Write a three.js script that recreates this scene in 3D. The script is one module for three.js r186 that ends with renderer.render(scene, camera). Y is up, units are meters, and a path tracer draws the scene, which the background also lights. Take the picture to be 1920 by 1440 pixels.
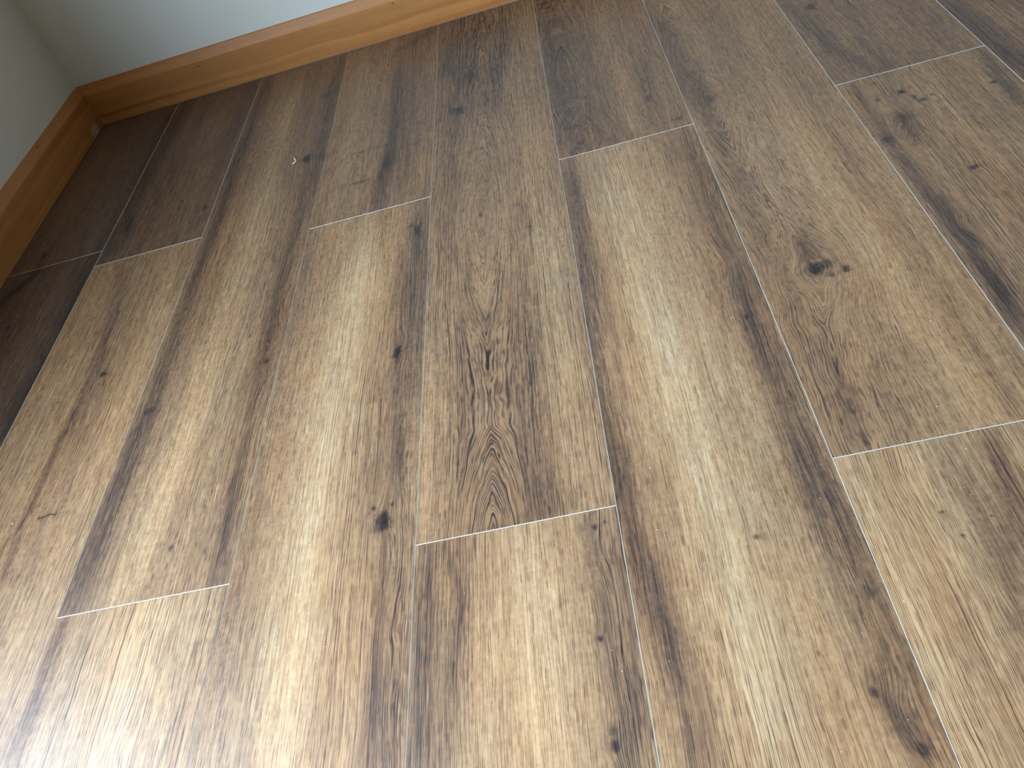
import * as THREE from 'three';
import { RectAreaLightUniformsLib } from 'three/addons/lights/RectAreaLightUniformsLib.js';
import { mergeGeometries } from 'three/addons/utils/BufferGeometryUtils.js';
import { RoundedBoxGeometry } from 'three/addons/geometries/RoundedBoxGeometry.js';

// ------------------------------------------------------------------ camera, sky, light, exposure
// Axes: x to the right along the back wall, z out of the back wall into the room, both from the foot of the
// baseboards in the corner; metres.
const scene = new THREE.Scene();
const camera = new THREE.PerspectiveCamera(49.86, 1920 / 1440, 0.02, 60);
camera.matrixAutoUpdate = true;
camera.position.set(1.1887, 0.7303, 1.9993);
camera.quaternion.setFromRotationMatrix(new THREE.Matrix4().set(
  0.96305616, 0.21868801, 0.15715718, 0,
  -0.26555484, 0.67418571, 0.68916925, 0,
  0.04475993, -0.70544255, 0.70735236, 0,
  0, 0, 0, 1));
scene.add(camera);

scene.background = new THREE.Color().setRGB(0.80, 0.94, 1.12);      // overcast sky outside the window
const WINDOW = { z0: 1.26, z1: 3.4, y0: 0.32, y1: 1.55 };             // opening in the left wall, out of frame
const ROOM = { x1: 6.6, z1: 7.2, h: 2.8 };
const SKIRT = 0.012;                                                // thickness of the baseboards
RectAreaLightUniformsLib.init();
function daylight(name, intensity, width, height, position, towards) {  // the sky just outside a window
  const l = new THREE.RectAreaLight(new THREE.Color().setRGB(0.70, 0.94, 1.22), intensity, width, height);
  l.name = name; l.position.set(...position); l.lookAt(...towards); l.castShadow = true;
  scene.add(l);
}
{
  const { z0, z1, y0, y1 } = WINDOW, y = (y0 + y1) / 2, z = (z0 + z1) / 2;
  daylight('left_window_daylight', 24.0, z1 - z0, y1 - y0, [-0.075, y, z], [2, y, z]);
}
const renderer = new THREE.WebGLRenderer({ antialias: true });
renderer.shadowMap.enabled = true;
renderer.toneMapping = THREE.LinearToneMapping;
renderer.toneMappingExposure = 0.94;
// ------------------------------------------------------------------ small helpers
function rng(seed) { let a = seed >>> 0; return () => { a = (a + 0x6D2B79F5) | 0; let t = Math.imul(a ^ (a >>> 15), 1 | a); t = (t + Math.imul(t ^ (t >>> 7), 61 | t)) ^ t; return ((t ^ (t >>> 14)) >>> 0) / 4294967296; }; }
const PERM = new Uint16Array(1024), VAL = new Float32Array(512);
{
  const r = rng(20240611), order = [...Array(512).keys()];
  for (let i = 511; i > 0; i--) { const j = Math.floor(r() * (i + 1)); [order[i], order[j]] = [order[j], order[i]]; }
  for (let i = 0; i < 1024; i++) PERM[i] = order[i & 511];
  for (let i = 0; i < 512; i++) VAL[i] = r() * 2 - 1;
}
function noise(x, y) {                                              // smooth value noise, -1 to 1
  const xi = Math.floor(x), yi = Math.floor(y), fx = x - xi, fy = y - yi;
  const u = fx * fx * (3 - 2 * fx), v = fy * fy * (3 - 2 * fy);
  const a = PERM[xi & 511], b = PERM[(xi + 1) & 511], y0 = yi & 511, y1 = (yi + 1) & 511;
  const p = VAL[PERM[a + y0]], q = VAL[PERM[b + y0]], s = VAL[PERM[a + y1]], t = VAL[PERM[b + y1]];
  return p + (q - p) * u + (s - p) * v + (p - q - s + t) * u * v;
}
const fbm = (x, y) => 0.6 * noise(x, y) + 0.3 * noise(x * 2.1 + 7.3, y * 2.1 + 3.1) + 0.15 * noise(x * 4.3 + 1.7, y * 4.3 + 9.2);
const smooth = (a, b, x) => { const t = Math.min(1, Math.max(0, (x - a) / (b - a))); return t * t * (3 - 2 * t); };
const encode = (c) => Math.max(0, Math.min(255, Math.round(255 * (c <= 0.0031308 ? 12.92 * c : 1.055 * Math.pow(c, 1 / 2.4) - 0.055))));
const SRGB = new Uint8Array(4097);
for (let i = 0; i <= 4096; i++) SRGB[i] = encode(i / 4096);
const toByte = (c) => SRGB[c <= 0 ? 0 : c >= 1 ? 4096 : Math.round(c * 4096)];
function texture(data, w, h, colour) {
  const t = new THREE.DataTexture(data, w, h, THREE.RGBAFormat);
  t.magFilter = THREE.LinearFilter; t.minFilter = THREE.LinearFilter;
  t.wrapS = t.wrapT = THREE.ClampToEdgeWrapping;
  if (colour) t.colorSpace = THREE.SRGBColorSpace;
  t.needsUpdate = true;
  return t;
}
const taken = {};
function numbered(name) { const n = taken[name] = (taken[name] ?? -1) + 1; return n ? `${name}_${String(n).padStart(3, '0')}` : name; }
function shaded(o) { o.traverse((c) => { if (c.isMesh) { c.castShadow = true; c.receiveShadow = true; } }); return o; }
function mesh(name, geometry, material, parent = scene) {
  const m = new THREE.Mesh(geometry, material);
  m.name = parent === scene ? numbered(name) : name;
  m.castShadow = m.receiveShadow = true;
  parent.add(m);
  return m;
}
function structure(o, label, category) { o.userData = { label, category, kind: 'structure' }; return o; }
function box(x0, x1, y0, y1, z0, z1) { const g = new THREE.BoxGeometry(x1 - x0, y1 - y0, z1 - z0); g.translate((x0 + x1) / 2, (y0 + y1) / 2, (z0 + z1) / 2); return g; }

// ------------------------------------------------------------------ wood of the floor planks
// One printed-oak pattern for each plank. Measured on the photograph, in metres: x from the plank's left edge, z from
// the back wall. b: tone of the plank; s: streaks [tone, half width, x, z, x, z ...]; k: knots [x, z, rx, rz, tone,
// how far the fibres part]; o: arched figure [x, z, spread x, spread z, lift]; c: cross checks [x, z, half length, tone].
const GRAIN = {
  '0f': {"b":0.3,"s":[[-0.1275,0.023,0.215,0.063,0.214,0.325,0.21,0.625],[0.054400000000000004,0.0266,0.044,0.037,0.064,0.428]],"k":[[0.0647,0.5837,0.0056,0.011,0.5,0.6],[0.0672,0.6346,0.0055,0.0117,0.5,0.6]],"o":[],"c":[]},
  '0n': {"b":0.26,"s":[[-0.17,0.0184,0.204,0.675,0.221,0.896,0.206,1.081],[-0.2125,0.0103,0.067,0.652,0.024,0.722],[0.034,0.0208,0.152,0.721,0.152,1.005]],"k":[[0.0803,0.812,0.0034,0.008,0.4,0.5]],"o":[],"c":[]},
  '1f': {"b":0.34,"s":[[-0.136,0.0247,0.027,0.05,0.008,0.352,0.011,0.649],[0.068,0.0288,0.148,0.106,0.15,0.4,0.152,0.637],[-0.102,0.0086,0.032,0.529,0.046,0.61],[-0.068,0.0181,0.202,0.026,0.203,0.382]],"k":[[0.2091,0.5666,0.0044,0.0083,0.35,0.5],[0.0359,0.5597,0.0036,0.0185,0.3,0.5]],"o":[],"c":[]},
  '1n': {"b":0.53,"s":[[-0.11900000000000001,0.0133,0.067,0.689,0.088,0.809,0.113,0.932,0.132,1.016],[-0.204,0.0056,0.113,1.09,0.109,1.166,0.11,1.23,0.112,1.285,0.104,1.314,0.094,1.344],[-0.085,0.0183,0.104,0.874,0.12,1.036,0.123,1.192],[0.0816,0.0212,0.205,0.792,0.198,1.012,0.2,1.213,0.202,1.374],[0.0408,0.0188,0.055,0.912,0.062,1.155],[-0.068,0.0091,0.213,0.731,0.215,0.826],[0.068,0.0335,0.206,1.445,0.204,1.559],[-0.17,0.0084,0.114,1.387,0.115,1.338]],"k":[[0.1361,1.0195,0.0059,0.0062,0.5,0.8],[0.1692,1.2789,0.0025,0.0026,0.25,0.5]],"o":[[0.098,0.825,0.0145,0.0353,0.007]],"c":[[0.147,1.301,0.0146,0.35],[0.072,1.063,0.0047,0.25]],"as":0.02},
  '2f': {"b":0.5,"s":[[-0.068,0.1073,0.114,0.027,0.123,0.347,0.116,0.517],[-0.204,0.02,0.015,0.023,0.016,0.404,0.018,0.678,0.023,0.926,0.027,1.078,0.018,1.263,0.014,1.422,0.009,1.458],[0.1496,0.0258,0.104,0.161,0.115,0.575,0.119,0.848,0.112,1.058,0.104,1.219,0.087,1.367,0.082,1.458],[-0.187,0.0219,0.213,0.046,0.213,0.373,0.205,0.618,0.201,0.804,0.201,0.95,0.203,1.064],[0.068,0.0115,0.169,0.978,0.162,1.164,0.153,1.297],[-0.102,0.0118,0.198,1.109,0.204,1.265,0.209,1.379,0.21,1.463],[-0.059500000000000004,0.0146,0.116,0.904,0.116,1.036],[-0.102,0.0074,0.202,1.31,0.211,1.403,0.216,1.467],[-0.068,0.0266,0.145,0.046,0.15,0.362],[0.26,0.0008,0.206,1.275,0.207,1.337],[0.26,0.0008,0.178,1.308,0.18,1.364]],"k":[[0.1864,0.4861,0.0078,0.0126,0.6,1.0],[0.1994,0.2128,0.0077,0.0158,0.25,0.6],[0.2069,1.0868,0.004,0.0053,0.35,0.9],[0.0238,1.1358,0.0067,0.0072,0.28,0.6],[0.1336,1.4,0.0034,0.0035,0.45,0.8]],"o":[[0.208,0.952,0.0109,0.0524,0.008],[0.201,0.378,0.0139,0.1114,0.006]],"c":[],"as":0.02},
  '2n': {"b":0.6,"s":[[-0.255,0.0131,0.01,1.48,0.013,1.565,0.013,1.641],[0.10880000000000001,0.036,0.123,1.487,0.124,1.578,0.128,1.662],[-0.221,0.0071,0.229,1.501,0.234,1.566,0.237,1.63,0.236,1.678],[-0.085,0.0071,0.044,1.472,0.046,1.546],[-0.102,0.007,0.194,1.595,0.203,1.673]],"k":[],"o":[[0.136,1.642,0.0183,0.0416,0.006]],"c":[],"g":1.3},
  '3f': {"b":0.4600000000000001,"s":[[0.054400000000000004,0.0469,0.047,0.13,0.04,0.448,0.037,0.717],[-0.204,0.0125,0.138,0.241,0.145,0.439,0.142,0.564,0.132,0.636,0.128,0.733],[-0.085,0.0349,0.175,0.099,0.173,0.338,0.172,0.519,0.166,0.653],[-0.1275,0.0283,0.199,0.025,0.123,0.093],[0.054400000000000004,0.0096,0.212,0.477,0.208,0.674]],"k":[[0.1372,0.5914,0.0056,0.0242,0.35,0.6],[0.1252,0.6332,0.004,0.0145,0.3,0.5]],"o":[[0.139,0.288,0.014,0.0752,0.006],[0.144,0.427,0.011,0.0762,0.006]],"c":[[0.086,0.635,0.0205,0.3],[0.104,0.52,0.0482,0.14],[0.182,0.549,0.0261,0.12]],"as":0.02},
  '3n': {"b":0.56,"s":[[-0.23800000000000002,0.0272,0.217,0.79,0.209,0.916,0.205,1.022,0.204,1.118],[-0.153,0.0188,0.204,1.173,0.202,1.243,0.202,1.308,0.204,1.369],[0.1768,0.0258,0.108,0.875,0.104,1.024,0.101,1.151,0.098,1.28,0.095,1.39,0.095,1.486,0.096,1.588,0.097,1.685],[-0.136,0.0216,0.008,0.772,0.005,0.921,0.002,1.074,0.004,1.205],[-0.11900000000000001,0.0196,0.005,1.318,0.006,1.416,0.007,1.502,0.011,1.579],[-0.085,0.0157,0.172,1.194,0.171,1.326,0.17,1.438],[-0.204,0.0079,0.193,1.447,0.191,1.499,0.19,1.563,0.19,1.632,0.19,1.703],[-0.102,0.014,0.213,1.463,0.213,1.568,0.211,1.636,0.21,1.706],[0.054400000000000004,0.0104,0.148,0.948,0.146,1.051],[-0.11900000000000001,0.0119,-0.03,1.039,-0.018,1.199],[-0.136,0.0154,0.217,1.631,0.216,1.707],[-0.17,0.0062,0.202,1.281,0.203,1.335,0.203,1.368],[0.068,0.0064,0.199,1.375,0.202,1.408],[0.26,0.001,0.167,0.892,0.168,0.942],[0.26,0.0008,0.183,1.208,0.178,1.251],[0.26,0.0007,0.188,1.499,0.188,1.544],[0.26,0.0008,0.06,1.115,0.064,1.232],[0.26,0.0006,0.169,1.559,0.17,1.595],[0.26,0.0006,0.219,1.648,0.219,1.698]],"k":[[0.2075,0.8445,0.0063,0.0168,0.45,0.4],[0.1946,0.8264,0.0057,0.0073,0.3,0.3],[0.1884,1.1353,0.0049,0.013,0.7,1.1],[0.187,1.425,0.0076,0.0117,0.75,1.2],[0.1741,1.4035,0.0026,0.003,0.5,0.4],[0.1969,1.4028,0.0026,0.0036,0.45,0.3],[0.1684,1.4092,0.0015,0.0024,0.3,0.3]],"o":[[0.198,1.116,0.0126,0.0386,-0.007],[0.205,1.342,0.0109,0.0763,0.008],[0.204,1.566,0.0105,0.0544,0.008],[0.208,1.651,0.0087,0.0418,0.006]],"c":[],"as":0.027},
  '4f': {"b":0.509,"s":[[-0.085,0.127,0.102,-0.007,0.103,0.286,0.098,0.54],[-0.136,0.0517,0.069,0.033,0.062,0.259,0.052,0.426],[-0.11900000000000001,0.0184,0.149,0.151,0.137,0.308,0.122,0.444],[0.0816,0.022,0.171,0.33,0.178,0.605,0.183,0.823,0.187,1.001],[0.10880000000000001,0.0203,0.189,1.028,0.193,1.17,0.196,1.291,0.201,1.395,0.204,1.449],[-0.068,0.0281,0.04,0.57,0.031,0.751,0.024,0.905],[-0.051,0.007,0.093,1.158,0.092,1.22,0.096,1.316,0.096,1.399],[-0.102,0.0295,0.13,1.08,0.132,1.213,0.136,1.327,0.14,1.411,0.143,1.456],[-0.102,0.0127,0.068,0.979,0.062,1.125,0.058,1.249,0.064,1.359],[0.068,0.0095,0.005,1.193,0.006,1.335,0.009,1.439],[-0.11900000000000001,0.0204,0.153,1.414,0.155,1.459],[-0.085,0.0162,0.114,0.686,0.093,0.797],[0.0408,0.0164,0.089,0.961,0.089,1.064],[-0.068,0.0163,0.168,0.848,0.166,0.915],[0.26,0.0008,0.033,1.242,0.031,1.298],[0.26,0.001,0.171,0.801,0.165,0.839]],"k":[[0.05,0.4633,0.0099,0.0157,0.55,1.0],[0.0755,0.3246,0.0078,0.0236,0.35,0.5],[0.0878,0.849,0.0018,0.0048,0.6,0.5],[0.1683,0.9147,0.0014,0.0027,0.5,0.6],[0.0916,1.202,0.0017,0.0209,0.3,0.1]],"o":[],"c":[],"a":[0.106,0.121,0.04,0.098,0.54,0.032,0.093,0.729,0.016,0.089,0.851,0.0,0.09,0.961,0.013,0.09,1.065,0.024,0.091,1.179,0.034,0.092,1.26,0.037,0.092,1.315,0.036,0.092,1.374,0.026,0.091,1.421,0.014,0.091,1.479,0.002],"as":0.031,"sp":0.0035,"g":1.3},
  '4n': {"b":0.5499999999999999,"s":[[-0.221,0.0141,0.014,1.476,0.012,1.536,0.011,1.607,0.009,1.671,0.008,1.71],[-0.11900000000000001,0.012,0.052,1.491,0.045,1.567,0.041,1.635,0.036,1.714],[0.1632,0.029,0.126,1.494,0.131,1.559,0.131,1.634,0.127,1.722],[0.068,0.0097,0.089,1.526,0.084,1.626,0.079,1.715],[-0.17,0.0115,0.197,1.483,0.198,1.549,0.2,1.619,0.203,1.677,0.199,1.732],[-0.102,0.0117,0.221,1.502,0.221,1.589,0.221,1.665],[-0.11900000000000001,0.0061,0.218,1.674,0.213,1.734],[-0.11900000000000001,0.0051,0.036,1.481,0.057,1.551,0.046,1.619],[0.26,0.0006,0.187,1.577,0.188,1.6],[0.26,0.0005,0.188,1.649,0.187,1.674],[0.26,0.0006,0.04,1.516,0.039,1.578],[0.26,0.0006,0.021,1.615,0.019,1.657]],"k":[[0.2025,1.4897,0.0022,0.0032,0.5,0.7],[0.214,1.4855,0.0018,0.0027,0.45,0.6],[0.1932,1.6168,0.0028,0.003,0.6,1.0],[0.1935,1.7181,0.0033,0.0042,0.55,1.0],[0.194,1.7043,0.0029,0.0029,0.3,0.4]],"o":[[0.203,1.518,0.0122,0.0388,0.007]],"c":[],"g":1.1},
  '5f': {"b":0.43000000000000005,"s":[[-0.17,0.0322,0.024,0.075,0.022,0.331,0.023,0.564,0.034,0.744],[-0.068,0.0168,0.084,0.151,0.082,0.444,0.077,0.694],[0.054400000000000004,0.0212,0.137,0.161,0.136,0.431,0.132,0.668],[-0.068,0.0137,0.179,0.459,0.171,0.63],[0.0408,0.0122,0.149,0.618,0.146,0.731],[0.26,0.001,0.063,0.644,0.062,0.741],[0.26,0.001,0.129,0.636,0.132,0.733]],"k":[[0.1731,0.6193,0.005,0.0121,0.2,0.5],[0.2117,0.716,0.0054,0.0054,0.2,0.3]],"o":[],"c":[[0.206,0.713,0.0113,0.25]],"a":[0.045,0.122,0.04,0.042,0.318,0.024,0.037,0.503,0.0,0.038,0.624,0.022,0.042,0.698,0.012,0.039,0.764,0.03],"as":0.03},
  '5n': {"b":0.57,"s":[[-0.255,0.02,0.015,0.786,0.01,0.94,0.006,1.07,0.003,1.184,0.003,1.302,0.006,1.404],[-0.187,0.0167,0.01,1.413,0.014,1.493,0.016,1.565],[-0.204,0.015,0.024,1.548,0.028,1.619,0.028,1.645],[-0.153,0.0084,0.028,1.63,0.029,1.691,0.028,1.745],[0.1632,0.0343,0.096,0.827,0.091,1.002,0.087,1.148,0.09,1.254],[0.1632,0.0331,0.093,1.255,0.096,1.373,0.099,1.473,0.099,1.558,0.099,1.632],[0.12240000000000001,0.0252,0.099,1.632,0.098,1.692,0.095,1.754],[-0.221,0.0218,0.205,0.773,0.207,0.912,0.203,1.038,0.201,1.135,0.202,1.212],[-0.221,0.0183,0.203,1.233,0.204,1.328,0.203,1.419,0.203,1.485],[-0.204,0.0174,0.205,1.485,0.208,1.551,0.209,1.616,0.21,1.668],[-0.255,0.0093,0.189,1.703,0.196,1.731,0.205,1.762],[-0.136,0.0152,0.214,1.693,0.218,1.738],[-0.102,0.0124,0.053,1.432,0.054,1.489],[0.054400000000000004,0.0109,0.016,1.167,0.021,1.289,0.028,1.378],[-0.11900000000000001,0.0079,0.047,1.674,0.043,1.738],[0.054400000000000004,0.0081,0.168,1.241,0.171,1.386],[0.26,0.0007,0.034,1.195,0.034,1.225],[0.26,0.0006,0.106,1.408,0.104,1.43],[0.26,0.0005,0.067,1.673,0.065,1.701],[0.26,0.0005,0.214,1.617,0.212,1.638],[0.26,0.0005,0.212,1.706,0.212,1.724]],"k":[[0.1983,1.2265,0.0025,0.0045,0.5,0.6],[0.1317,1.5383,0.0032,0.0033,0.6,1.0],[0.154,1.6653,0.0018,0.0022,0.4,0.6],[0.1869,1.7055,0.0033,0.004,0.45,0.6],[0.2079,1.756,0.0044,0.0054,0.4,0.4],[0.2133,1.6176,0.0029,0.0063,0.3,0.3]],"o":[[0.2,1.117,0.0138,0.0509,-0.012],[0.208,0.999,0.0134,0.0894,0.008],[0.201,1.727,0.0108,0.0288,0.009],[0.204,1.396,0.0136,0.0672,0.006]],"c":[],"as":0.023},
  '6f': {"b":0.53,"s":[[-0.068,0.1043,0.108,0.313,0.1,0.535,0.098,0.702],[-0.153,0.025,0.013,0.269,0.013,0.453,0.017,0.613],[-0.136,0.0137,0.03,0.682,0.03,0.827,0.029,0.937,0.031,1.022],[0.09520000000000002,0.0216,0.144,0.471,0.14,0.708,0.138,0.868,0.136,1.003],[0.09520000000000002,0.0178,0.148,1.075,0.148,1.193,0.148,1.295,0.153,1.385,0.158,1.449],[-0.085,0.014,0.015,1.042,0.022,1.154,0.022,1.25,0.02,1.342],[-0.204,0.0128,0.073,1.093,0.073,1.152],[-0.17,0.01,0.048,1.307,0.039,1.382,0.031,1.45],[-0.085,0.0118,0.078,1.361,0.077,1.44],[-0.068,0.0262,0.122,0.296,0.13,0.642],[0.054400000000000004,0.008,0.213,0.969,0.211,1.128,0.203,1.276,0.2,1.4],[-0.068,0.0068,0.2,1.123,0.196,1.293,0.193,1.429],[0.26,0.0008,0.062,0.962,0.065,1.024,0.068,1.087],[0.26,0.0006,0.051,1.277,0.05,1.308],[0.26,0.0006,0.05,1.326,0.05,1.356],[0.26,0.0007,0.177,1.166,0.178,1.183]],"k":[[0.0704,1.168,0.0076,0.0117,0.75,1.2],[0.1054,1.1807,0.004,0.0061,0.75,0.8],[0.0868,1.1855,0.003,0.0045,0.55,0.5],[0.0865,1.1631,0.0071,0.0094,0.35,0.2],[0.0537,0.9905,0.0034,0.0098,0.3,0.4],[0.0435,0.676,0.0061,0.0098,0.25,0.5]],"o":[],"c":[],"a":[0.036,0.229,0.038,0.038,0.37,0.022,0.033,0.514,0.0,0.037,0.615,0.019,0.041,0.683,0.005,0.041,0.816,0.022,0.05,0.962,0.032,0.064,1.076,0.029,0.072,1.134,0.015,0.07,1.168,0.0,0.065,1.209,0.02,0.052,1.271,0.031,0.041,1.366,0.034,0.039,1.459,0.034],"as":0.036,"sp":0.0027,"g":1.0},
  '6n': {"b":0.6,"s":[[0.136,0.0139,0.013,1.474,0.014,1.547,0.015,1.612,0.016,1.669,0.016,1.734,0.014,1.775],[0.068,0.0146,0.065,1.487,0.063,1.558,0.062,1.621],[-0.28900000000000003,0.0093,0.147,1.481,0.144,1.515,0.142,1.547],[-0.187,0.0131,0.133,1.563,0.115,1.616],[-0.11900000000000001,0.0166,0.111,1.5,0.107,1.557,0.101,1.613,0.092,1.664],[-0.068,0.0062,0.045,1.618,0.045,1.694,0.043,1.755],[0.26,0.0005,0.079,1.484,0.074,1.543],[0.26,0.0005,0.154,1.511,0.153,1.533]],"k":[[0.0744,1.5487,0.0026,0.0017,0.55,0.9],[0.0827,1.5767,0.0022,0.0016,0.5,0.8],[0.1137,1.5624,0.0014,0.0012,0.4,0.4]],"o":[[0.054,1.505,0.015,0.0363,0.006]],"c":[]},
  '7f': {"b":0.42,"s":[[-0.11900000000000001,0.0154,0.022,0.473,0.033,0.622,0.067,0.727],[-0.11900000000000001,0.0071,0.082,0.633,0.088,0.74],[0.054400000000000004,0.0226,0.134,0.532,0.151,0.68],[-0.051,0.0236,0.184,0.521,0.197,0.712]],"k":[[0.0481,0.4497,0.0073,0.0111,0.5,0.9]],"o":[[0.091,0.48,0.02,0.0425,0.009],[0.089,0.638,0.0134,0.0331,-0.007]],"c":[],"as":0.03},
  '7n': {"b":0.49000000000000005,"s":[[-0.187,0.0084,0.023,0.748,0.021,0.863,0.019,0.972,0.018,1.069],[0.068,0.0198,0.122,0.799,0.12,0.919,0.119,1.038],[-0.221,0.0132,0.023,1.109,0.024,1.169,0.021,1.234,0.017,1.311],[-0.187,0.0119,0.215,0.774,0.207,0.852,0.203,0.918],[-0.11900000000000001,0.0098,0.019,1.254,0.017,1.329],[0.054400000000000004,0.0124,0.065,1.116,0.067,1.199],[-0.153,0.0117,0.05,0.888,0.052,0.944]],"k":[[0.0783,0.8128,0.0054,0.0054,0.8,0.8],[0.0951,0.8493,0.0052,0.0051,0.6,0.5],[0.0883,0.8366,0.0035,0.0052,0.5,0.3],[0.0399,0.8185,0.0024,0.0044,0.6,0.5],[0.0539,0.7685,0.0025,0.0034,0.5,0.4],[0.0889,1.0402,0.0046,0.0041,0.65,1.0],[0.0168,0.9284,0.0079,0.0088,0.4,0.3],[0.1943,0.8515,0.0034,0.0029,0.6,0.6],[0.0569,0.8798,0.0126,0.0162,0.3,0.3],[0.1112,0.8414,0.0023,0.0031,0.4,0.3]],"o":[[0.055,0.874,0.0178,0.034,-0.014],[0.037,0.944,0.0142,0.0292,0.009],[0.025,1.152,0.0124,0.0281,0.008]],"c":[],"as":0.03},
  '8f': {"b":0.38,"s":[[-0.17,0.0173,0.009,0.61,0.009,0.73,0.015,0.83],[0.0816,0.0214,0.068,0.631,0.066,0.718],[0.26,0.0009,0.047,0.604,0.044,0.685,0.048,0.763]],"k":[],"o":[],"c":[]},
};
const PALETTE = [                                                   // tone 0 to 1, linear
  [0.00, 0.010, 0.007, 0.006], [0.18, 0.037, 0.020, 0.014], [0.34, 0.093, 0.048, 0.028], [0.50, 0.185, 0.097, 0.049],
  [0.64, 0.290, 0.161, 0.078], [0.80, 0.422, 0.259, 0.131], [1.00, 0.570, 0.392, 0.222]];
const TONES = new Float32Array(3 * 1025);
for (let i = 0; i <= 1024; i++) {
  const t = i / 1024; let k = 0;
  while (k < PALETTE.length - 2 && t > PALETTE[k + 1][0]) k++;
  const a = PALETTE[k], b = PALETTE[k + 1], f = (t - a[0]) / (b[0] - a[0]);
  for (let c = 0; c < 3; c++) TONES[3 * i + c] = a[c + 1] + (b[c + 1] - a[c + 1]) * f;
}
function woodTextures(spec, seed, width, zStart, length) {
  const w = 768, h = length > 0.9 ? 2048 : 1024, n = w * h;
  const R = new Float32Array(n), T = new Float32Array(n);           // R: distance across the growth rings, T: tone
  const px = width / w, pz = length / h, ox = seed * 13.37, oz = seed * 5.71;
  const axis = spec.a, curve = (z, k) => {                          // smooth curve through the points of the pith line
    let i = 0; while (i + 8 < axis.length && z > axis[i + 4]) i += 3;
    const t = Math.min(1, Math.max(0, (z - axis[i + 1]) / ((axis[i + 4] - axis[i + 1]) || 1e-6))), s = k === 2 ? t : t * t * (3 - 2 * t);
    return axis[i + k] + (axis[i + 3 + k] - axis[i + k]) * s;
  };
  const reach = 1.3 * (spec.as ?? 0.03), xm = axis ? axis.filter((_, i) => i % 3 === 0).reduce((a, v) => a + v, 0) / (axis.length / 3) : 0;
  for (let j = 0; j < h; j++) {
    const z = zStart + (j + 0.5) * pz, xa = axis ? curve(z, 0) : 0, da = axis ? curve(z, 2) : 0;
    for (let i = 0; i < w; i++) {
      const x = (i + 0.5) * px;
      const wave = 0.005 * noise(x * 7 + ox, z * 1.8 + oz) + 0.0012 * noise(x * 26 + ox, z * 11 + oz) + 0.0005 * noise(x * 110 + ox, z * 55 + oz);
      if (axis) { const u = x - xa, v = x - xm - (xa - xm) * Math.exp(-(u * u) / 0.016), s = Math.abs(v); R[j * w + i] = s + (Math.pow(Math.pow(s, 1.3) + Math.pow(da, 1.3), 1 / 1.3) - s) * Math.exp(-(u * u) / (reach * reach)) + wave + 0.0006 * noise(x * 150 + ox, z * 55) * Math.exp(-(u * u) / 0.0009); }
      else R[j * w + i] = x + wave;
      T[j * w + i] = spec.b;
    }
  }
  const each = (x, z, rx, rz, fn) => {
    const i0 = Math.max(0, Math.floor((x - rx) / px)), i1 = Math.min(w - 1, Math.ceil((x + rx) / px));
    const j0 = Math.max(0, Math.floor((z - rz - zStart) / pz)), j1 = Math.min(h - 1, Math.ceil((z + rz - zStart) / pz));
    for (let j = j0; j <= j1; j++) for (let i = i0; i <= i1; i++) fn(j * w + i, (i + 0.5) * px, zStart + (j + 0.5) * pz);
  };
  for (const [x, z, sx, sz, lift] of spec.o ?? [])
    each(x, z, sx * 2.6, sz * 2.6, (at, X, Z) => { const a = (X - x) / sx, b = (Z - z) / sz; R[at] += lift * Math.exp(-a * a - b * b); });
  for (const [x, z, rx, rz, , part] of spec.k ?? []) {
    const sx = rx * 2.2, sz = rz * 3.2;
    each(x, z, sx * 2.6, sz * 2.6, (at, X, Z) => { const a = (X - x) / sx, b = (Z - z) / sz; R[at] += part * 0.8 * rx * Math.exp(-a * a - b * b); });
  }
  for (const [d, hw, ...pts] of spec.s ?? []) {
    const zs = pts.filter((_, i) => i % 2), z0 = Math.min(...zs), z1 = Math.max(...zs), span = hw < 0.002 ? 0.015 : Math.max(0.05, Math.min(0.18, (z1 - z0) * 0.6));
    const up = pts[1] < pts[pts.length - 1], xAt = (z) => { for (let i = 0; i + 3 < pts.length; i += 2) if ((z - pts[i + 1]) * (z - pts[i + 3]) <= 0) return pts[i] + (pts[i + 2] - pts[i]) * (z - pts[i + 1]) / ((pts[i + 3] - pts[i + 1]) || 1e-6); return (z < z0) === up ? pts[0] : pts[pts.length - 2]; };
    const j0 = Math.max(0, Math.floor((z0 - span - zStart) / pz)), j1 = Math.min(h - 1, Math.ceil((z1 + span - zStart) / pz));
    const thin = hw < 0.002;
    for (let j = j0; j <= j1; j++) {
      const z = zStart + (j + 0.5) * pz, cx = xAt(z), end = smooth(z0 - span, z0 + span * 0.5, z) * (1 - smooth(z1 - span * 0.5, z1 + span, z));
      const i0 = Math.max(0, Math.floor((cx - hw * 3.2) / px)), i1 = Math.min(w - 1, Math.ceil((cx + hw * 3.2) / px));
      for (let i = i0; i <= i1; i++) {
        const at = j * w + i, x = (i + 0.5) * px;
        if (thin) { const a = (x - cx) / hw; T[at] += d * end * Math.exp(-a * a) * (0.6 + 0.5 * noise(x * 40, z * 60)); continue; }
        const ragged = 0.28 * noise(x * 45 + ox, z * 3.0 + oz) + 0.22 * noise((R[at] + x) * 200, z * 9 + oz) + 0.22 * noise(R[at] * 800 + 2, z * 26 + oz);
        const a = (x - cx) / hw + ragged;
        T[at] += d * end * Math.exp(-a * a * 0.8) * (0.95 + 0.3 * noise((R[at] + x) * 300 + 3, z * 10 + oz));
      }
    }
  }
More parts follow.
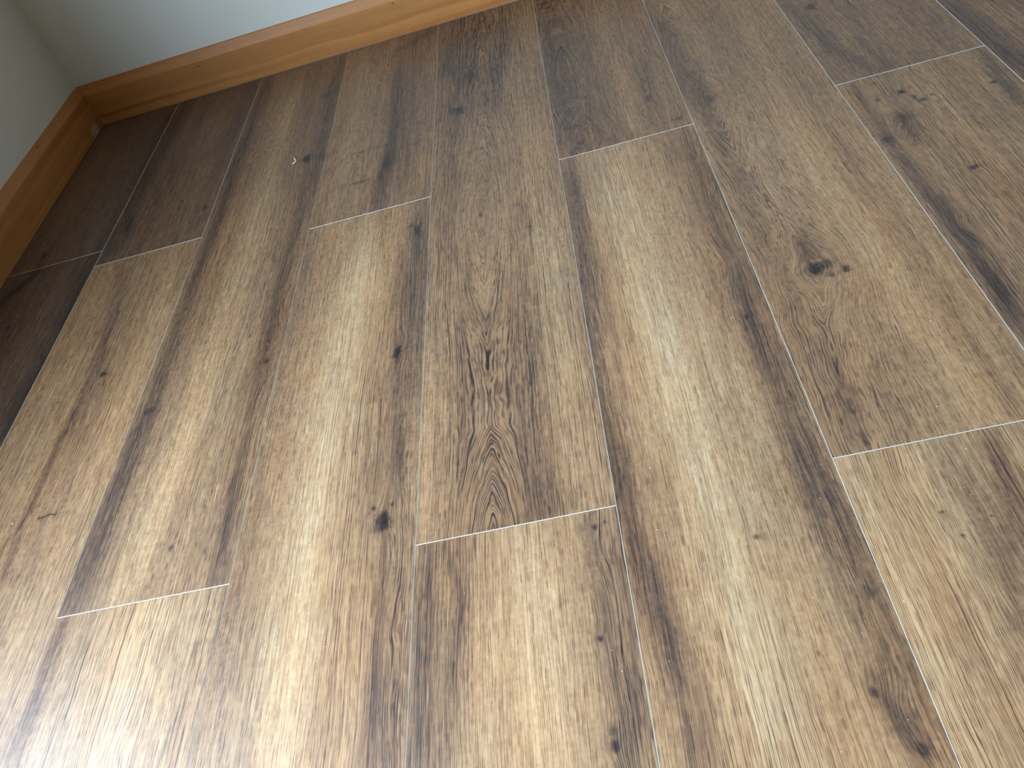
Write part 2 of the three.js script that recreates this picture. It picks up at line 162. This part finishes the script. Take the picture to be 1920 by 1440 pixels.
  for (const [x, z, rx, rz, dark] of spec.k ?? [])
    each(x, z, rx * 3.4, rz * 3.8, (at, X, Z) => {
      const wob = 1 + 0.28 * noise(X * 150 + ox, Z * 150 + oz) + 0.16 * noise(X * 420 + ox, Z * 420 + oz), a = (X - x) / rx, b = (Z - z) / rz, r = Math.sqrt(a * a + b * b) * wob;
      const core = Math.exp(-Math.pow(r * 0.95, 3)), heart = 0.12 * Math.exp(-Math.pow((r - 0.3) * 5, 2)), halo = 0.24 * Math.exp(-r * 0.95) * (0.75 + 0.25 * Math.sin(r * 8 + 3 * noise(X * 120, Z * 120)));
      T[at] -= 0.85 * dark * (0.60 * core - heart + halo * smooth(3.3, 1.6, r));
    });
  for (const [x, z, half, dark] of spec.c ?? [])
    each(x, z, half * 1.3, 0.012, (at, X, Z) => {
      const line = z - (X - x) * 0.02 + 0.003 * noise(X * 90 + ox, 3), d = Math.abs(Z - line), e = 1 - smooth(0.6 * half, 1.25 * half, Math.abs(X - x));
      T[at] -= dark * e * (Math.exp(-(d * d) / (0.0010 * 0.0010)) + 0.25 * Math.exp(-(d * d) / (0.006 * 0.006)));
    });
  const colour = new Uint8Array(4 * n), relief = new Uint8Array(4 * n), sp = spec.sp ?? 0.0036, gain = spec.g ?? 1;
  for (let j = 0; j < h; j++) {
    const z = zStart + (j + 0.5) * pz + oz;
    for (let i = 0; i < w; i++) {
      const at = j * w + i, x = (i + 0.5) * px + ox, r = R[at] + 3;
      const rb = r + 0.5 * x, broad = noise(rb * 40, z * 1.7) * 0.5 + noise(rb * 95, z * 3.4) * 0.5;             // soft bands of the growth rings
      const zone = smooth(-0.75, 0.25, noise(x * 17 + 40, z * 2.6) + 0.45 * noise(x * 48, z * 8));   // ring-porous zones against mottled ones
      const p1 = r / sp + 0.40 * noise(r * 130, z * 9), i1 = Math.floor(p1), d1 = Math.abs(p1 - i1 - 0.5) * 2;
      const own1 = 0.5 + 0.5 * VAL[PERM[i1 & 511]], dash1 = smooth(-0.75, 0.30, noise(i1 * 3.7, z * 12) + 0.55 * noise(x * 170, z * 60));
      const l1 = smooth(0.38, 0.0, d1) * (0.20 + 0.80 * own1 * own1) * dash1;
      const p2 = r / 0.00165 + 0.45 * noise(r * 260 + 4, z * 17), i2 = Math.floor(p2), d2 = Math.abs(p2 - i2 - 0.5) * 2;
      const l2 = smooth(0.66, 0.05, d2) * (0.4 + 0.6 * (0.5 + 0.5 * VAL[PERM[(i2 * 7) & 511]])) * smooth(-0.75, 0.25, noise(i2 * 5.3 + 8, z * 24) + 0.6 * noise(x * 260, z * 90));
      const pore = smooth(0.15, 0.60, noise(r * 1100 + 5, z * 85));
      const mottle = noise(x * 170 + r * 60, z * 120) * 0.5 + noise(x * 420, z * 330) * 0.6;
      const light = noise(r * 800, z * 26);
      let t = T[at] + 0.135 + 0.030 * broad + 0.050 * light + (0.030 + 0.040 * (1 - zone)) * mottle;
      t -= gain * ((0.12 + 0.28 * zone) * l1 + (0.22 + 0.15 * zone) * l2) + 0.11 * pore;
      const k = 3 * Math.round(1024 * Math.min(1, Math.max(0, t)));
      const warm = 0.05 * noise(r * 19 + 9, z * 3.3) + 0.03 * noise(x * 60, z * 22), grey = 0.16 * smooth(0.52, 0.22, t);
      const cr = TONES[k], cg = TONES[k + 1], cb = TONES[k + 2], m = (cr + cg + cb) / 3;
      colour[4 * at] = toByte((cr + (m - cr) * grey) * (1 + warm)); colour[4 * at + 1] = toByte(cg + (m - cg) * grey); colour[4 * at + 2] = toByte((cb + (m - cb) * grey) * (1 - 1.2 * warm));
      colour[4 * at + 3] = 255;
      const up = Math.max(0, Math.min(255, Math.round(200 - 100 * l1 * (0.4 + 0.6 * zone) - 60 * l2 - 50 * pore + 30 * light + 14 * mottle)));
      relief[4 * at] = relief[4 * at + 1] = relief[4 * at + 2] = up; relief[4 * at + 3] = 255;
    }
  }
  return [texture(colour, w, h, true), texture(relief, w, h, false)];
}

// ------------------------------------------------------------------ floor: planks over a subfloor
const PLANK_W = 0.2286, FIRST_W = 0.2138, PLANK_L = 1.4655, T_PLANK = 0.005, GAP = 0.0003;
const columnX = (c) => (c === 0 ? 0 : FIRST_W + (c - 1) * PLANK_W);
const JOINT = [0.628, 0.679, 1.470, 0.751, 1.468, 0.744, 1.463, 0.744, 1.463];   // first end joint of each row, from the back wall
const coreMaterial = new THREE.MeshStandardMaterial({ name: 'plank_core', color: new THREE.Color().setRGB(0.62, 0.59, 0.53), roughness: 0.3 });
function plankGeometry(width, length) {                             // top with a fine bevel round it that shows the pale core
  const cw = 0.00030, cl = 0.00042, d = 0.0004;
  const x0 = GAP / 2, x1 = width - GAP / 2, z0 = GAP / 2, z1 = length - GAP / 2;
  const pos = [], uv = [], idx = [[], []];
  const quad = (which, a, b, c, e) => {
    const base = pos.length / 3;
    for (const p of [a, b, c, e]) { pos.push(...p); uv.push(p[0] / width, p[2] / length); }
    idx[which].push(base, base + 1, base + 2, base, base + 2, base + 3);
  };
  const ring = (dx, dz, y) => [[x0 + dx, y, z0 + dz], [x0 + dx, y, z1 - dz], [x1 - dx, y, z1 - dz], [x1 - dx, y, z0 + dz]];
  const top = ring(cw, cl, 0), edge = ring(0, 0, -d), low = ring(0, 0, -T_PLANK);
  quad(0, top[0], top[1], top[2], top[3]);
  for (let i = 0; i < 4; i++) { const k = (i + 1) % 4; quad(1, top[k], top[i], edge[i], edge[k]); quad(1, edge[k], edge[i], low[i], low[k]); }
  quad(1, low[3], low[2], low[1], low[0]);
  const g = new THREE.BufferGeometry();
  g.setAttribute('position', new THREE.Float32BufferAttribute(pos, 3));
  g.setAttribute('uv', new THREE.Float32BufferAttribute(uv, 2));
  g.setIndex([...idx[0], ...idx[1]]);
  g.addGroup(0, idx[0].length, 0); g.addGroup(idx[0].length, idx[1].length, 1);
  g.computeVertexNormals();
  return g;
}
const floor = new THREE.Group();
floor.name = 'floor'; taken.floor = 0;
scene.add(floor);
structure(floor, 'brown oak-look plank floor with pale joints and dark knots', 'floor');
mesh('subfloor', box(-0.012, ROOM.x1 + 0.1, -0.06, -T_PLANK - 0.0001, -0.012, ROOM.z1 + 0.1), new THREE.MeshStandardMaterial({ name: 'subfloor', color: new THREE.Color().setRGB(0.5, 0.47, 0.42), roughness: 0.9 }), floor);
const woods = [];
function layPlank(c, z0, z1, material) {
  const x0 = columnX(c), width = Math.min((c === 0 ? FIRST_W : PLANK_W), ROOM.x1 - x0), length = z1 - z0;
  if (width < 0.02) return;
  const p = mesh('plank', plankGeometry(width, length), [material, coreMaterial], floor);
  p.position.set(x0, 0, z0);
}
const columns = Math.ceil((ROOM.x1 - FIRST_W) / PLANK_W) + 1;
let seed = 1;
for (let c = 0; c < columns; c++) {
  const first = JOINT[c] ?? (c % 2 ? 0.744 : 1.465);
  const cuts = [0.002, first, first + PLANK_L, first + 2 * PLANK_L, first + 3 * PLANK_L].map((z) => Math.min(z, ROOM.z1));
  for (let k = 0; k < 4; k++) {
    if (cuts[k + 1] - cuts[k] < 0.03) continue;
    const spec = GRAIN[`${c}${'fn'[k] ?? '-'}`];
    let material;
    if (spec) {
      const [map, relief] = woodTextures(spec, seed++, c === 0 ? FIRST_W : PLANK_W, cuts[k], cuts[k + 1] - cuts[k]);
      material = new THREE.MeshPhysicalMaterial({ name: `oak_print_${seed}`, map, bumpMap: relief, bumpScale: 0.00022, roughness: 0.42, ior: 1.47 });
      if (cuts[k + 1] - cuts[k] > 0.9) woods.push(material);
    } else material = woods[(c * 3 + k * 5) % woods.length];
    layPlank(c, cuts[k], cuts[k + 1], material);
  }
}

// ------------------------------------------------------------------ walls, ceiling
function paintRelief() {                                            // fine roller stipple
  const w = 512, d = new Uint8Array(4 * w * w);
  for (let j = 0; j < w; j++) for (let i = 0; i < w; i++) {
    const v = 128 + 60 * noise(i * 0.22, j * 0.22) + 40 * noise(i * 0.5 + 9, j * 0.5);
    d.set([v, v, v, 255], 4 * (j * w + i));
  }
  const t = texture(d, w, w, false); t.wrapS = t.wrapT = THREE.RepeatWrapping; return t;
}
const stipple = paintRelief();
const wallPaint = new THREE.MeshStandardMaterial({ name: 'wall_paint', color: new THREE.Color().setRGB(0.70, 0.685, 0.60), roughness: 0.6, bumpMap: stipple, bumpScale: 0.0002 });
const panelling = new THREE.MeshStandardMaterial({ name: 'wood_panelling', color: new THREE.Color().setRGB(0.26, 0.17, 0.10), roughness: 0.6 });
const ceilingPaint = new THREE.MeshStandardMaterial({ name: 'ceiling_paint', color: new THREE.Color().setRGB(0.52, 0.45, 0.35), roughness: 0.9 });
function metreUv(g, su = 4) {                                       // uv in metres, by the face's direction
  const p = g.attributes.position, nrm = g.attributes.normal, uv = new Float32Array(p.count * 2);
  for (let i = 0; i < p.count; i++) {
    const ax = Math.abs(nrm.getX(i)), ay = Math.abs(nrm.getY(i));
    const [a, b] = ax > 0.5 ? [p.getZ(i), p.getY(i)] : ay > 0.5 ? [p.getX(i), p.getZ(i)] : [p.getX(i), p.getY(i)];
    uv[2 * i] = a * su; uv[2 * i + 1] = b * su;
  }
  g.setAttribute('uv', new THREE.BufferAttribute(uv, 2));
  return g;
}
const H = ROOM.h, TH = 0.06, wx = -SKIRT, wz = -SKIRT;
structure(mesh('wall_back', metreUv(box(wx - TH, ROOM.x1 + TH, -0.06, H, wz - TH, wz)), wallPaint), 'pale grey-green painted wall behind the long baseboard', 'wall');
structure(mesh('wall_left', metreUv(mergeGeometries([
  box(wx - TH, wx, -0.06, H, wz, WINDOW.z0), box(wx - TH, wx, -0.06, H, WINDOW.z1, ROOM.z1),
  box(wx - TH, wx, -0.06, WINDOW.y0, WINDOW.z0, WINDOW.z1), box(wx - TH, wx, WINDOW.y1, H, WINDOW.z0, WINDOW.z1)])), wallPaint), 'pale grey-green painted wall at the left of the corner', 'wall');
structure(mesh('wall_right', metreUv(box(ROOM.x1, ROOM.x1 + TH, -0.06, H, wz, ROOM.z1)), panelling), 'brown wood panelled wall far to the right, out of view', 'wall');
structure(mesh('wall_front', metreUv(box(wx - TH, ROOM.x1 + TH, -0.06, H, ROOM.z1, ROOM.z1 + TH)), panelling), 'brown wood panelled wall behind the viewer, out of view', 'wall');
structure(mesh('ceiling', box(wx - TH, ROOM.x1 + TH, H, H + 0.12, wz - TH, ROOM.z1 + TH), ceilingPaint), 'dark brown wooden ceiling above the room, out of view', 'ceiling');

// ------------------------------------------------------------------ windows (out of frame, they light the room)
{
  const white = new THREE.MeshStandardMaterial({ name: 'window_white', color: new THREE.Color().setRGB(0.8, 0.8, 0.79), roughness: 0.4 });
  const glass = new THREE.MeshPhysicalMaterial({ name: 'window_glass', color: 0xffffff, roughness: 0, transmission: 1, thickness: 0, ior: 1.5 });
  const build = (name, label, width, y0, y1) => {                   // along +x from 0, wall face at z = 0, outside at -z
    const win = new THREE.Group(); win.name = name; scene.add(win); structure(win, label, 'window');
    const f = 0.035, a = -0.055, b = -0.015, m = width / 2;
    mesh('frame', mergeGeometries([box(0, width, y0, y0 + f, a, b), box(0, width, y1 - f, y1, a, b), box(0, f, y0 + f, y1 - f, a, b), box(width - f, width, y0 + f, y1 - f, a, b), box(m - f / 2, m + f / 2, y0 + f, y1 - f, a, b)]), white, win);
    for (const [p, q] of [[f, m - f / 2], [m + f / 2, width - f]]) { const g = new THREE.PlaneGeometry(q - p, y1 - y0 - 2 * f); g.translate((p + q) / 2, (y0 + y1) / 2, -0.035); mesh('pane', g, glass, win); }
    mesh('sill', new RoundedBoxGeometry(width - 0.002, 0.022, 0.05, 3, 0.006).translate(m, y0 + 0.011, -0.002), white, win);
    return win;
  };
  const left = build('window_1', 'white framed two-pane window in the left wall, out of view', WINDOW.z1 - WINDOW.z0, WINDOW.y0, WINDOW.y1);
  left.rotation.y = Math.PI / 2; left.position.set(wx, 0, WINDOW.z1);
}

// ------------------------------------------------------------------ baseboards: varnished pine, eased top
function pineTextures(seedAt, length, marks = []) {                 // u along the board, v round its face from the floor to the wall
  const w = 2048, h = 128, colour = new Uint8Array(4 * w * h), relief = new Uint8Array(4 * w * h), high = 0.108, ox = seedAt * 31.7;
  for (let j = 0; j < h; j++) for (let i = 0; i < w; i++) {
    const s = (i + 0.5) / w * length, v = (j + 0.5) / h * high;
    const r = v + 0.012 * noise(s * 1.6 + ox, v * 8) + 0.003 * noise(s * 7 + ox, v * 30);
    const band = noise(r * 95 + ox, s * 0.9) * 0.6 + noise(r * 210 + 5 + ox, s * 1.7) * 0.4, fibre = noise(r * 900, s * 22), dapple = noise(s * 30 + ox, v * 60) * 0.5 + noise(s * 75, v * 110 + ox) * 0.5;
    const k = 1 + 0.20 * band + 0.05 * fibre + 0.06 * dapple, red = smooth(0.1, 0.7, noise(r * 130 + 20 + ox, s * 1.1));
    let c = [0.46 * k * (1 - 0.10 * red), 0.188 * k * (1 - 0.22 * red), 0.050 * k * (1 - 0.30 * red)];
    for (const [ms, mv, rs, rv, tone, amount] of marks) {
      const a = (s - ms) / rs, b = (v - mv) / rv, e = amount * smooth(1.15, 0.6, Math.sqrt(a * a + b * b) * (1 + 0.35 * noise(s * 260, v * 260)));
      if (e > 0) c = c.map((q, n) => q + (tone[n] - q) * e);
    }
    const at = 4 * (j * w + i);
    colour.set([toByte(c[0]), toByte(c[1]), toByte(c[2]), 255], at);
    const u = 150 + 40 * fibre + 25 * dapple; relief.set([u, u, u, 255], at);
  }
  return { map: texture(colour, w, h, true), bumpMap: texture(relief, w, h, false), bumpScale: 0.0001 };
}
function baseboardGeometry(length) {                                // along +x from 0, face at z = 0, back at z = -SKIRT; mitre at x = 0 is closed by the neighbour
  const prof = [[0, 0.0006], [0, 0.0800], [-0.0004, 0.0820], [-0.0015, 0.0840], [-0.0095, 0.1015], [-0.0108, 0.1032], [-SKIRT, 0.1036]];
  const pos = [], uv = [], idx = [], run = [0];
  for (let i = 1; i < prof.length; i++) run.push(run[i - 1] + Math.hypot(prof[i][0] - prof[i - 1][0], prof[i][1] - prof[i - 1][1]));
  const N = 8;
  for (let i = 0; i < prof.length; i++) for (let k = 0; k <= N; k++) { pos.push(length * k / N, prof[i][1], prof[i][0]); uv.push(k / N, run[i] / 0.108); }
  for (let i = 0; i + 1 < prof.length; i++) for (let k = 0; k < N; k++) { const a = i * (N + 1) + k, b = a + N + 1; idx.push(a, a + 1, b + 1, a, b + 1, b); }
  const base = pos.length / 3;
  for (const k of [0, 1]) { for (const [z, y] of prof) { pos.push(length * k, y, z); uv.push(k, 0.5); } pos.push(length * k, 0.0006, -SKIRT); uv.push(k, 0.5); }
  const m = prof.length + 1;
  for (let i = 1; i + 1 < m; i++) { idx.push(base, base + i + 1, base + i); idx.push(base + m, base + m + i, base + m + i + 1); }
  const g = new THREE.BufferGeometry();
  g.setAttribute('position', new THREE.Float32BufferAttribute(pos, 3)); g.setAttribute('uv', new THREE.Float32BufferAttribute(uv, 2)); g.setIndex(idx); g.computeVertexNormals();
  return g;
}
const varnish = { roughness: 0.45, ior: 1.5, specularIntensity: 0.7 };
const dark = [0.05, 0.022, 0.012], dust = [0.50, 0.44, 0.43];
function baseboard(name, length, seedAt, label, marks) {
  const b = mesh(name, baseboardGeometry(length), new THREE.MeshPhysicalMaterial({ name: `varnished_pine_${seedAt}`, ...varnish, ...pineTextures(seedAt, length, marks) }));
  return structure(b, label, 'baseboard');
}
baseboard('baseboard_back', ROOM.x1 + SKIRT, 1, 'varnished orange pine baseboard along the back wall', [[0.825, 0.0745, 0.003, 0.0022, dark, 0.9], [0.314, 0.069, 0.003, 0.0016, dark, 0.6], [0.324, 0.0687, 0.0035, 0.0016, dark, 0.6]]).position.set(-SKIRT, 0, 0);
const boardLeft = baseboard('baseboard_left', ROOM.z1, 2, 'varnished orange pine baseboard along the left wall with scuffed end', [[ROOM.z1 - 0.045, 0.010, 0.022, 0.018, dust, 0.5], [ROOM.z1 - 0.2716, 0.098, 0.004, 0.003, dark, 0.8]]);
boardLeft.rotation.y = Math.PI / 2; boardLeft.position.set(0, 0, ROOM.z1);

// ------------------------------------------------------------------ litter on the floor
const chalk = new THREE.MeshStandardMaterial({ name: 'white_plastic', color: new THREE.Color().setRGB(0.86, 0.85, 0.82), roughness: 0.5 });
const curlCurve = new THREE.CatmullRomCurve3([[0.6005, 0.0022, 0.4705], [0.6030, 0.0030, 0.4800], [0.6074, 0.0042, 0.4867], [0.6053, 0.0026, 0.4915], [0.6000, 0.0014, 0.4940]].map((p) => new THREE.Vector3(...p)));
const curl = mesh('plastic_shaving', new THREE.TubeGeometry(curlCurve, 24, 0.0009, 7, false), chalk);
curl.userData = { label: 'small white curled shaving lying beside a dark knot on the planks', category: 'shaving' };
const CRUMBS = [[1.02,0.525],[1.193,0.39],[1.423,0.423],[1.305,0.599],[0.473,0.339],[0.529,0.56],[0.644,1.046],[1.238,1.01],[1.17,0.909],[1.31,1.221],[1.517,1.301],[1.519,1.306],[1.569,1.378],[1.703,1.001],[1.702,0.925],[1.648,0.938],[0.307,1.301],[0.663,1.345],[0.534,1.631],[0.963,1.266],[0.952,1.386],[0.839,1.42],[1.203,1.357],[1.177,1.347],[1.172,1.428],[1.166,1.508],[1.102,1.63],[1.109,1.652],[1.153,1.65],[1.293,1.613],[1.367,1.631],[1.333,1.732],[1.323,1.654],[1.481,1.483],[1.461,1.527],[1.463,1.536],[1.476,1.424],[1.331,1.508],[1.336,1.382],[0.957,1.54],[0.943,1.656],[0.804,1.572],[1.275,1.749],[1.441,1.669],[1.822,0.753],[0.776,0.985]];
{
  const r = rng(77), shapes = [0, 1, 2].map((k) => {
    const g = new THREE.IcosahedronGeometry(0.0008, 0), p = g.attributes.position;
    for (let i = 0; i < p.count; i++) { const q = 1 + 0.5 * noise(p.getX(i) * 2600 + k * 9, p.getY(i) * 2600 + p.getZ(i) * 1900); p.setXYZ(i, p.getX(i) * q * 1.2, p.getY(i) * 0.6 * q, p.getZ(i) * q); }
    g.computeVertexNormals(); g.computeBoundingBox(); g.translate(0, -g.boundingBox.min.y, 0); return g;
  });
  CRUMBS.forEach(([x, z], i) => {
    const c = mesh('dust_crumb', shapes[i % 3], chalk), big = i === 16 ? 1.3 : 0.38 + 0.34 * r();
    c.position.set(x, 0, z); c.rotation.y = r() * 6.3; c.scale.setScalar(big);
    c.userData = i === 16 ? { label: 'largest white dust crumb, on the pale plank near the left edge', category: 'crumb' } : { label: 'tiny white dust crumb lying on the brown planks', category: 'crumb', group: 'dust crumbs on the floor' };
  });
}

renderer.render(scene, camera);
